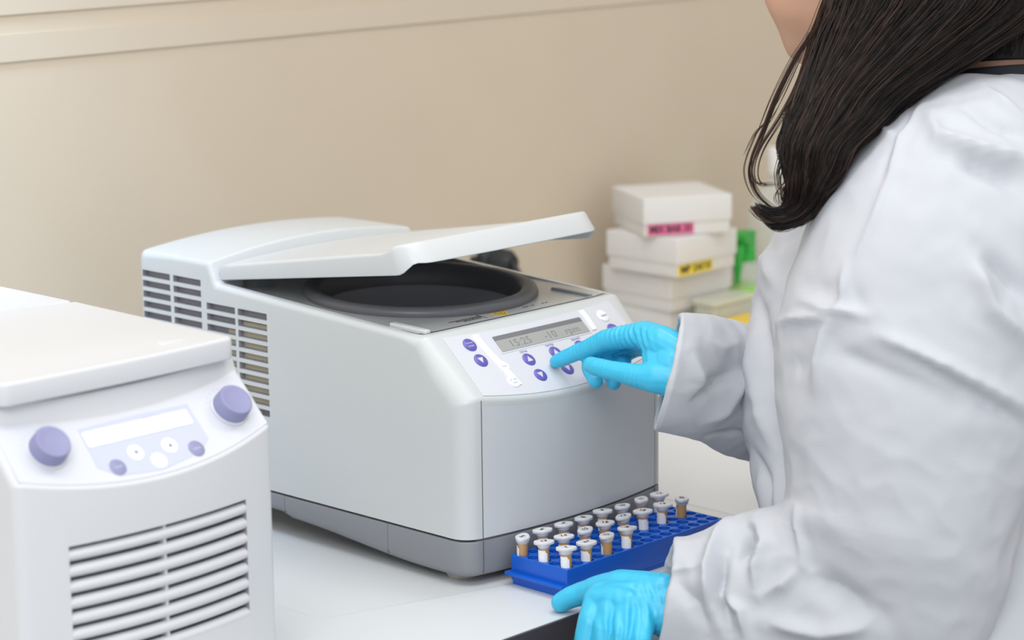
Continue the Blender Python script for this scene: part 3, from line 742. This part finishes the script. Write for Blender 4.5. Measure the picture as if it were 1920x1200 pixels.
body = blob('person', [
    [(A(1640, -190, 2.10), .088), (A(1560, -120, 2.10), .062), (A(1516, -2, 2.11), .036), (A(1520, 70, 2.12), .026)],
    [(A(1640, -190, 2.10), .088), (A(1575, 10, 2.11), .048), (A(1530, 50, 2.12), .030)],
    [(A(1690, -120, 2.11), .075), (A(1760, 20, 2.13), .056), (A(1855, 150, 2.15), .058), (A(1880, 250, 2.17), .060)],
    [(A(1424, -58, 2.10), .010), (A(1442, -120, 2.10), .012), (A(1500, -160, 2.10), .03)],
    [(A(1448, -8, 2.11), .010), (A(1500, 0, 2.11), .03)],
    [(A(1655, -70, 2.025), .014), (A(1668, -105, 2.022), .018), (A(1660, -110, 2.06), .02)],
    [(A(1880, 250, 2.17), .060), (A(1780, 330, 2.07), .045), (A(1730, 420, 2.0), .046), (A(1690, 900, 2.02), .040), (A(1690, 1020, 2.03), .038), (A(1500, 1080, 2.05), .032), (A(1310, 1125, 2.045), .020), (A(1260, 1128, 2.045), .012)],
    [(A(1880, 250, 2.17), .060), (A(1850, 340, 2.28), .045), (A(1640, 560, 2.36), .046), (A(1500, 740, 2.30), .040), (A(1400, 720, 2.2), .032), (A(1310, 692, 2.125), .018), (A(1280, 690, 2.118), .012)],
    [(A(1880, 250, 2.17), .060), (A(1800, 480, 2.19), .11), (A(1800, 800, 2.15), .105), (hips, .10)],
    [(hips, .10), (hips+Vector((-.06, 0, -.14)), .075), (hips+Vector((-.10, .01, -.42)), .055), (hips+Vector((-.10, -.01, -.80)), .04)],
    [(hips, .10), (hips+Vector((.06, .03, -.14)), .075), (hips+Vector((.10, .05, -.42)), .055), (hips+Vector((.10, .03, -.80)), .04)],
], .006, M['skin'], 6)
tag(body, 'person with long dark hair, white lab coat and blue gloves pressing a centrifuge button', 'person')
for px in (1476, 1530):
    mb = MB(); c = A(px, -128 if px < 1500 else -112, 2.055 if px > 1500 else 2.10); mb.lathe([(.012*math.sin(math.pi*i/8), -.012*math.cos(math.pi*i/8)) for i in range(1, 8)], 14, 0, c); mb.build('eye', M['eye'], body)
t_ = blob('trousers', [[(hips, .105), (hips+Vector((-.06, 0, -.14)), .08), (hips+Vector((-.10, .01, -.42)), .068), (hips+Vector((-.10, -.01, -.79)), .06)],
                  [(hips, .105), (hips+Vector((.06, .03, -.14)), .08), (hips+Vector((.10, .05, -.42)), .068), (hips+Vector((.10, .03, -.79)), .06)]], .012, M['trousers'], 3); t_.parent = body
for s, yy in ((-.10, -.01), (.10, .03)):
    b_ = blob('shoe', [[(hips+Vector((s, yy-.05, -.805)), .034), (hips+Vector((s-.03, yy+.12, -.812)), .027)]], .008, M['trousers'], 3); b_.parent = body
# ---- coat: trunk
trunk = loft([
    (1758, 158, 1992, 148, 2.14, .058), (1744, 172, 2010, 168, 2.14, .070), (1650, 235, 2080, 240, 2.15, .100), (1545, 335, 2120, 380, 2.17, .125), (1462, 445, 2140, 520, 2.18, .130),
    (1418, 560, 2145, 650, 2.18, .130), (1400, 680, 2130, 780, 2.17, .128), (1396, 770, 2110, 880, 2.16, .125), (1412, 860, 2090, 980, 2.14, .120), (1434, 955, 2070, 1080, 2.11, .110),
    (1468, 1080, 2060, 1220, 2.09, .105), (1490, 1260, 2070, 1400, 2.08, .105), (1490, 1700, 2110, 1800, 2.07, .115), (1480, 2000, 2130, 2100, 2.07, .12)], 200, 14, 2.2)
v, f = loft_mesh(trunk); coat = mesh_obj('lab_coat', v, f, M['coat'], body, True, None, 180)
sculpt(coat, [
    ([(1424, 540), (1440, 640), (1470, 760), (1490, 900)], -.006, 14), ([(1436, 470), (1450, 520), (1470, 545)], .005, 12),
    ([(1462, 470), (1500, 440), (1540, 400)], -.004, 10), ([(1410, 830), (1440, 900), (1450, 960)], -.005, 9), ([(1405, 640), (1430, 760), (1450, 850)], .004, 16)], .004, .0012, 1)
# ---- coat: left sleeve (nearest) and right sleeve
ls = loft([
    (1752, 160, 1830, 148, 2.07, .030), (1690, 205, 1930, 175, 2.05, .062), (1600, 282, 1985, 270, 2.03, .085), (1530, 400, 2015, 420, 2.01, .095), (1482, 540, 2015, 580, 2.0, .100),
    (1459, 640, 2000, 720, 2.0, .102), (1466, 760, 1958, 850, 2.0, .100), (1478, 860, 1925, 930, 2.0, .096), (1480, 925, 1900, 1020, 2.0, .090), (1470, 946, 1872, 1130, 2.0, .084),
    (1448, 957, 1800, 1260, 2.01, .078), (1414, 964, 1640, 1330, 2.02, .072), (1378, 979, 1500, 1330, 2.03, .066), (1337, 997, 1395, 1300, 2.035, .060), (1300, 1009, 1300, 1262, 2.04, .054), (1268, 1012, 1226, 1235, 2.045, .048)], 240, 14, 2.1)
def cuff(R, inward=.035, shrink=.90):
    last = R[-1]; c = sum(last, Vector())/len(last); prev = R[-8]; pc = sum(prev, Vector())/len(prev); d = (pc-c).normalized()
    R = R+[[c+(p-c)*.985 for p in last], [c+(p-c)*.955+d*.002 for p in last], [c+(p-c)*shrink+d*inward*.5 for p in last], [c+(p-c)*shrink*.9+d*inward for p in last]]
    return R
v, f = loft_mesh(cuff(ls)); sl = mesh_obj('sleeve', v, f, M['coat'], coat, True, None, 180)
sculpt(sl, [
    ([(1589, 503), (1582, 560), (1577, 585)], .006, 9), ([(1571, 598), (1548, 625), (1537, 665), (1530, 722)], .006, 10), ([(1512, 565), (1550, 582), (1578, 582), (1629, 594)], .006, 9),
    ([(1466, 606), (1501, 598), (1571, 597)], .006, 9), ([(1530, 540), (1560, 550)], -.006, 18), ([(1605, 545), (1615, 575)], -.006, 14), ([(1490, 650), (1500, 720)], -.005, 22),
    ([(1560, 655), (1700, 710), (1830, 760)], -.0045, 20), ([(1644, 627), (1757, 680), (1850, 725), (1925, 770)], .0065, 15), ([(1757, 682), (1790, 678)], .004, 9), ([(1690, 660), (1800, 725), (1920, 800)], -.005, 12),
    ([(1820, 486), (1857, 580), (1925, 645)], .008, 18), ([(1835, 470), (1885, 520), (1925, 570)], -.008, 18),
    ([(1747, 222), (1760, 262), (1820, 280), (1925, 305)], .008, 15), ([(1785, 290), (1850, 320), (1925, 350)], -.009, 20), ([(1844, 170), (1880, 200), (1925, 233)], .005, 9), ([(1800, 200), (1860, 235), (1925, 262)], -.006, 12), ([(1640, 240), (1690, 265)], .004, 8),
    ([(1735, 200), (1690, 272), (1672, 335), (1640, 420), (1602, 500)], .0028, 9), ([(1720, 205), (1676, 276), (1655, 340)], -.0022, 6),
    ([(1411, 1000), (1403, 1030), (1396, 1050)], -.016, 9), ([(1425, 990), (1440, 1020), (1420, 1070), (1418, 1110)], .007, 12), ([(1380, 975), (1350, 1020), (1330, 1070), (1326, 1139)], .008, 15), ([(1362, 1040), (1350, 1110), (1372, 1180)], -.009, 12),
    ([(1500, 1064), (1470, 1095), (1430, 1120)], .006, 12), ([(1520, 1075), (1580, 1110), (1640, 1155)], -.010, 26), ([(1440, 1165), (1540, 1185), (1640, 1170)], .007, 16), ([(1500, 950), (1504, 1000), (1506, 1060)], .004, 8),
    ([(1255, 1072), (1300, 1070), (1322, 1068)], .003, 6), ([(1270, 1090), (1310, 1130), (1330, 1190)], -.006, 16), ([(1343, 1110), (1390, 1145), (1400, 1195)], .006, 10)], .0032, .0009, 2)
rs = loft([
    (1700, 330, 1960, 330, 2.32, .07), (1540, 460, 1800, 620, 2.35, .085), (1465, 560, 1620, 860, 2.34, .085), (1440, 618, 1500, 905, 2.28, .080), (1418, 640, 1416, 856, 2.23, .064, .020), (1380, 629, 1355, 828, 2.19, .056, .028), (1335, 620, 1318, 800, 2.15, .052, .030), (1296, 614, 1278, 792, 2.125, .050, .030), (1270, 613, 1240, 786, 2.112, .050, .028)], 180, 16, 2.1)
v, f = loft_mesh(cuff(rs, .05, .9)); sr_ = mesh_obj('sleeve', v, f, M['coat'], coat, True, None, 180)
sculpt(sr_, [([(1285, 755), (1330, 720), (1380, 690)], -.007, 14), ([(1290, 660), (1310, 720), (1285, 755)], .005, 14), ([(1320, 812), (1365, 806), (1405, 806)], -.005, 5), ([(1300, 795), (1350, 770), (1400, 700)], .005, 14), ([(1310, 640), (1350, 655), (1390, 640)], .004, 20)], .0022, .0008, 4)
# ---- shirt collar under the coat, round the nape
col_ = loft([(1722, 178, 1996, 158, 2.14, .066), (1724, 158, 1996, 140, 2.14, .067), (1732, 146, 1994, 128, 2.14, .066), (1745, 146, 1986, 130, 2.14, .056)], 80, 4, 2.1); v, f = loft_mesh(col_); mesh_obj('shirt_collar', v, f, M['navy'], body, True, None, 60)
nape = loft([(1736, 158, 1986, 142, 2.14, .0575), (1760, 130, 1980, 116, 2.135, .056), (1770, 80, 1950, 70, 2.13, .052)], 64, 4, 2.0); v, f = loft_mesh(nape); mesh_obj('nape', v, f, M['skin'], body, True, None, 60)

# ---- gloves
def folds(o, spots, seed=0, amp=.00035):
    """stretched-rubber wrinkles: short ripples across the finger near each (point, axis, reach, height, pitch)"""
    me = o.data; me.update(); N = [v.normal.copy() for v in me.vertices]
    for i, v in enumerate(me.vertices):
        p = v.co.copy(); d = amp*noise.noise(p*120+Vector((seed, 0, 0)))
        for c, ax, reach, h, pitch in spots:
            q = p-c; r = q.length
            if r < reach*2:
                s = q.dot(ax)+.0012*noise.noise(p*90); g = math.exp(-(r/reach)**2)
                d += h*g*math.sin(2*math.pi*s/pitch)
        v.co = p+N[i]*d
    me.update()
g1 = blob('glove', [
    [(A(1043, 678, 2.208), .0062), (A(1058, 671, 2.203), .0070), (A(1082, 661, 2.195), .0076), (A(1112, 649, 2.183), .0088), (A(1136, 638, 2.172), .0098), (A(1175, 631, 2.155), .0105), (A(1212, 628, 2.140), .0128), (A(1240, 645, 2.125), .0165), (A(1280, 668, 2.115), .0175)],
    [(A(1108, 684, 2.150), .0074), (A(1122, 689, 2.143), .0084), (A(1143, 694, 2.134), .0086), (A(1168, 699, 2.125), .0092), (A(1195, 705, 2.116), .0108), (A(1230, 708, 2.108), .0140), (A(1262, 712, 2.106), .0160), (A(1280, 714, 2.112), .015)],
    [(A(1215, 632, 2.165), .0125), (A(1170, 634, 2.195), .0102), (A(1112, 660, 2.205), .0090), (A(1107, 690, 2.190), .0082), (A(1117, 714, 2.172), .0070)],
    [(A(1220, 638, 2.180), .0120), (A(1178, 644, 2.205), .0098), (A(1142, 668, 2.212), .0088), (A(1144, 700, 2.195), .0080), (A(1151, 718, 2.180), .0066)],
    [(A(1228, 648, 2.190), .0110), (A(1195, 650, 2.208), .0090), (A(1170, 664, 2.210), .0080), (A(1168, 690, 2.195), .0070)],
    [(A(1212, 628, 2.145), .0125), (A(1222, 632, 2.165), .0128), (A(1228, 642, 2.185), .012)],
    [(A(1215, 632, 2.165), .0125), (A(1258, 665, 2.125), .018)], [(A(1228, 648, 2.190), .0115), (A(1270, 690, 2.130), .018)], [(A(1222, 640, 2.165), .014), (A(1262, 690, 2.114), .020), (A(1285, 690, 2.118), .019)],
    [(A(1232, 668, 2.125), .0135), (A(1240, 700, 2.112), .014)],
], .0011, M['glove'], 5, body)
g1.parent = body
fx = (A(1082, 661, 2.195)-A(1043, 678, 2.208)).normalized(); px_ = (A(1175, 631, 2.155)-A(1136, 638, 2.172)).normalized(); tx = (A(1195, 705, 2.116)-A(1143, 694, 2.134)).normalized()
folds(g1, [(A(1084, 655, 2.190), fx, .008, .0005, .0038), (A(1115, 640, 2.18), fx, .009, .0005, .0045), (A(1165, 625, 2.15), px_, .015, .0008, .0058), (A(1195, 640, 2.13), (px_+CU*.4).normalized(), .018, .0009, .0075), (A(1128, 690, 2.13), tx, .008, .0004, .0040), (A(1190, 715, 2.11), tx, .012, .0004, .0050)], 1)
g2 = blob('glove', [
    [(A(1051, 1130, 2.088), .0086), (A(1070, 1120, 2.084), .0096), (A(1092, 1113, 2.080), .0104), (A(1125, 1103, 2.068), .0118), (A(1165, 1100, 2.055), .0150), (A(1215, 1110, 2.045), .0180), (A(1270, 1130, 2.04), .020)],
    [(A(1120, 1128, 2.045), .0120), (A(1106, 1165, 2.033), .0105), (A(1094, 1225, 2.03), .0098), (A(1100, 1275, 2.04), .009), (A(1120, 1300, 2.055), .008)],
    [(A(1150, 1128, 2.035), .0125), (A(1135, 1180, 2.022), .0108), (A(1122, 1250, 2.02), .0100), (A(1130, 1300, 2.03), .009), (A(1150, 1325, 2.045), .008)],
    [(A(1180, 1135, 2.028), .0125), (A(1168, 1190, 2.012), .0106), (A(1155, 1250, 2.01), .0096), (A(1160, 1295, 2.02), .0088), (A(1178, 1320, 2.035), .008)],
    [(A(1208, 1148, 2.025), .0125), (A(1200, 1200, 2.005), .0098), (A(1192, 1245, 2.005), .0088), (A(1196, 1280, 2.012), .008), (A(1208, 1300, 2.025), .007)],
    [(A(1120, 1126, 2.045), .0125), (A(1150, 1124, 2.035), .013), (A(1180, 1132, 2.028), .013), (A(1208, 1148, 2.025), .0125)],
    [(A(1130, 1118, 2.05), .014), (A(1240, 1115, 2.04), .019)], [(A(1150, 1124, 2.04), .0155), (A(1250, 1125, 2.04), .021)], [(A(1180, 1136, 2.032), .0155), (A(1250, 1140, 2.035), .021)], [(A(1208, 1148, 2.028), .014), (A(1250, 1155, 2.03), .019), (A(1300, 1150, 2.035), .022)],
], .0012, M['glove'], 5, body)
g2.parent = body
dn_ = CR
folds(g2, [(A(1150, 1160, 2.01), dn_, .020, .0007, .0085), (A(1195, 1150, 2.0), dn_, .022, .0008, .0080), (A(1215, 1115, 2.01), (dn_+CU*.3).normalized(), .016, .0005, .0070), (A(1100, 1105, 2.06), dn_, .008, .0003, .0050), (A(1170, 1190, 2.0), dn_, .02, .0008, .0078)], 5)

# ---- hair: a mass below, strands over it, loose wisps in front
hm = [
    (1560, -330, 1800, -300, 2.10, .06), (1548, -200, 1915, -190, 2.10, .098), (1552, -90, 1960, -100, 2.095, .102), (1550, 0, 1950, 20, 2.085, .095), (1530, 73, 1840, 104, 2.06, .075), (1507, 158, 1705, 186, 2.02, .045),
    (1490, 215, 1648, 236, 2.0, .036), (1475, 268, 1594, 280, 1.985, .028), (1476, 305, 1568, 330, 1.98, .020), (1482, 345, 1541, 362, 1.98, .015), (1480, 378, 1518, 394, 1.985, .011), (1466, 395, 1487, 415, 1.985, .008), (1440, 394, 1448, 421, 1.985, .006), (1414, 386, 1418, 396, 1.985, .002)]
HR = loft(hm, 96, 8, 2.1)
def locks(R, amp):
    for j, ring in enumerate(R):
        c = sum(ring, Vector())/len(ring); k = min(1, (len(R)-j)/30)
        for i, p in enumerate(ring):
            a = 2*math.pi*i/len(ring)+.25*math.sin(j*.05)
            d = noise.noise(Vector((math.cos(a)*3.2, math.sin(a)*3.2, j*.018)))+.6*noise.noise(Vector((math.cos(a)*9, math.sin(a)*9, j*.03+7)))
            ring[i] = p+(p-c).normalized()*(amp*k*d)
locks(HR, .006); v, f = loft_mesh(HR); hair = mesh_obj('hair', v, f, M['hair'], body, True, None, 180)
back = loft([(1640, -330, 1900, -300, 2.13, .06), (1660, -180, 1985, -160, 2.14, .085), (1700, -60, 2000, -40, 2.14, .085), (1735, 40, 2000, 50, 2.14, .078), (1748, 96, 1992, 96, 2.135, .068), (1752, 128, 1986, 120, 2.13, .062)], 64, 6, 2.1)
locks(back, .005); v, f = loft_mesh(back); hb = mesh_obj('hair_back', v, f, M['hair'], hair, True, None, 180)
hc = blob('hair_crown', [[(A(1662, -208, 2.11), .097), (A(1700, -130, 2.12), .090), (A(1745, -40, 2.13), .080)]], .006, M['hair'], 4); hc.parent = hair
def strands(name, paths, r, m, parent, res=1):
    cu = bpy.data.curves.new(name, 'CURVE'); cu.dimensions = '3D'; cu.bevel_depth = r; cu.bevel_resolution = 0; cu.use_fill_caps = False
    for pts in paths:
        sp = cu.splines.new('POLY'); sp.points.add(len(pts)-1)
        for i, p in enumerate(pts):
            t = i/(len(pts)-1); sp.points[i].co = (*p, 1); sp.points[i].radius = max(.25, min(1, 3*(1-t)+.3))
    cu.materials.append(m); o = bpy.data.objects.new(name, cu); COL.objects.link(o); o.parent = parent
    dg = bpy.context.evaluated_depsgraph_get(); dg.update(); me = bpy.data.meshes.new_from_object(o.evaluated_get(dg)); bpy.data.objects.remove(o); bpy.data.curves.remove(cu)
    me.polygons.foreach_set('use_smooth', [True]*len(me.polygons)); o = bpy.data.objects.new(name, me); COL.objects.link(o); o.parent = parent
    return o
random.seed(11)
def over(R, count, start, end, lift):
    n = len(R[0]); out = []
    for k in range(count):
        th = random.random()*n; dr = random.uniform(-.10, .10); a = random.randint(start[0], start[1]); b = random.randint(end[0], end[1]); pts = []; l0 = random.uniform(0, lift); ph = random.random()*6
        cl = random.randint(0, 40)
        for j in range(a, min(b, len(R))):
            x = th+dr*(j-a)+.9*math.sin(j*.09+cl); i = int(math.floor(x)) % n; u = x-math.floor(x); p = R[j][i].lerp(R[j][(i+1) % n], u)
            c = sum(R[j], Vector())/n; q = (p-c)
            pts.append(p+q.normalized()*(l0+.0012*math.sin(j*.22+ph)))
        if len(pts) > 4: out.append(pts[::2] if len(pts) > 12 else pts)
    return out
strands('hair_strands', over(HR, 1500, (8, 20), (70, 104), .004), .00042, M['hair'], hair)
strands('hair_highlights', over(HR, 260, (8, 20), (60, 100), .0045), .00042, M['hair2'], hair)
strands('back_strands', over(back, 700, (6, 14), (34, 41), .004), .0004, M['hair'], hair)
def wisp(px, jit, d, n, seed):
    random.seed(seed); out = []
    for k in range(n):
        o1, o2 = random.gauss(0, jit), random.gauss(0, jit*.6); pts = []; T = (len(px)-1)*6
        for i in range(T+1):
            c = catmull(px, i/6); s = i/T; pts.append(A(c[0]+o1*(.4+s)+2*math.sin(s*5+k), c[1]+o2*s, d+c[2]+random.uniform(-.001, .001)+.004*o1/max(jit, 1)*s))
        out.append(pts)
    return out
ws = []
ws += wisp([(1575, -60, 0), (1545, 0, 0), (1522, 60, -.01), (1490, 110, -.015), (1455, 180, -.02), (1430, 245, -.025), (1408, 300, -.03), (1407, 335, -.03), (1424, 370, -.03), (1460, 398, -.025)], 4, 2.05, 16, 1)
ws += wisp([(1570, -40, 0), (1538, 30, 0), (1515, 100, -.01), (1488, 170, -.02), (1455, 230, -.03), (1424, 280, -.035), (1412, 320, -.04), (1420, 345, -.04), (1455, 346, -.035)], 4, 2.05, 8, 2)
ws += wisp([(1580, -60, 0), (1552, 20, 0), (1520, 110, -.01), (1500, 160, -.02), (1478, 205, -.03), (1476, 240, -.03), (1468, 290, -.035), (1460, 330, -.035), (1470, 380, -.03)], 5, 2.045, 10, 3)
ws += wisp([(1560, 0, 0), (1530, 120, -.01), (1496, 190, -.02), (1474, 215, -.03), (1476, 262, -.03), (1480, 300, -.03)], 4, 2.04, 10, 4)
ws += wisp([(1500, 250, -.02), (1480, 290, -.03), (1462, 318, -.035), (1464, 350, -.03), (1468, 392, -.03)], 3, 2.03, 6, 5)
ws += wisp([(1520, 60, 0), (1480, 150, -.01), (1445, 220, -.02), (1420, 250, -.02), (1400, 290, -.02)], 9, 2.05, 5, 6)
ws += wisp([(1530, 130, -.01), (1500, 200, -.02), (1486, 250, -.03), (1484, 300, -.035), (1478, 340, -.035), (1486, 370, -.03)], 7, 2.03, 14, 8)
ws += wisp([(1510, 300, -.03), (1490, 330, -.035), (1470, 350, -.035), (1462, 372, -.03), (1480, 392, -.03)], 6, 2.02, 8, 12)
ws += wisp([(1490, 380, -.02), (1478, 405, -.02), (1455, 416, -.02), (1430, 408, -.02), (1414, 388, -.02)], 4, 2.0, 60, 7)
strands('hair_wisps', ws, .0004, M['hair2'], hair)
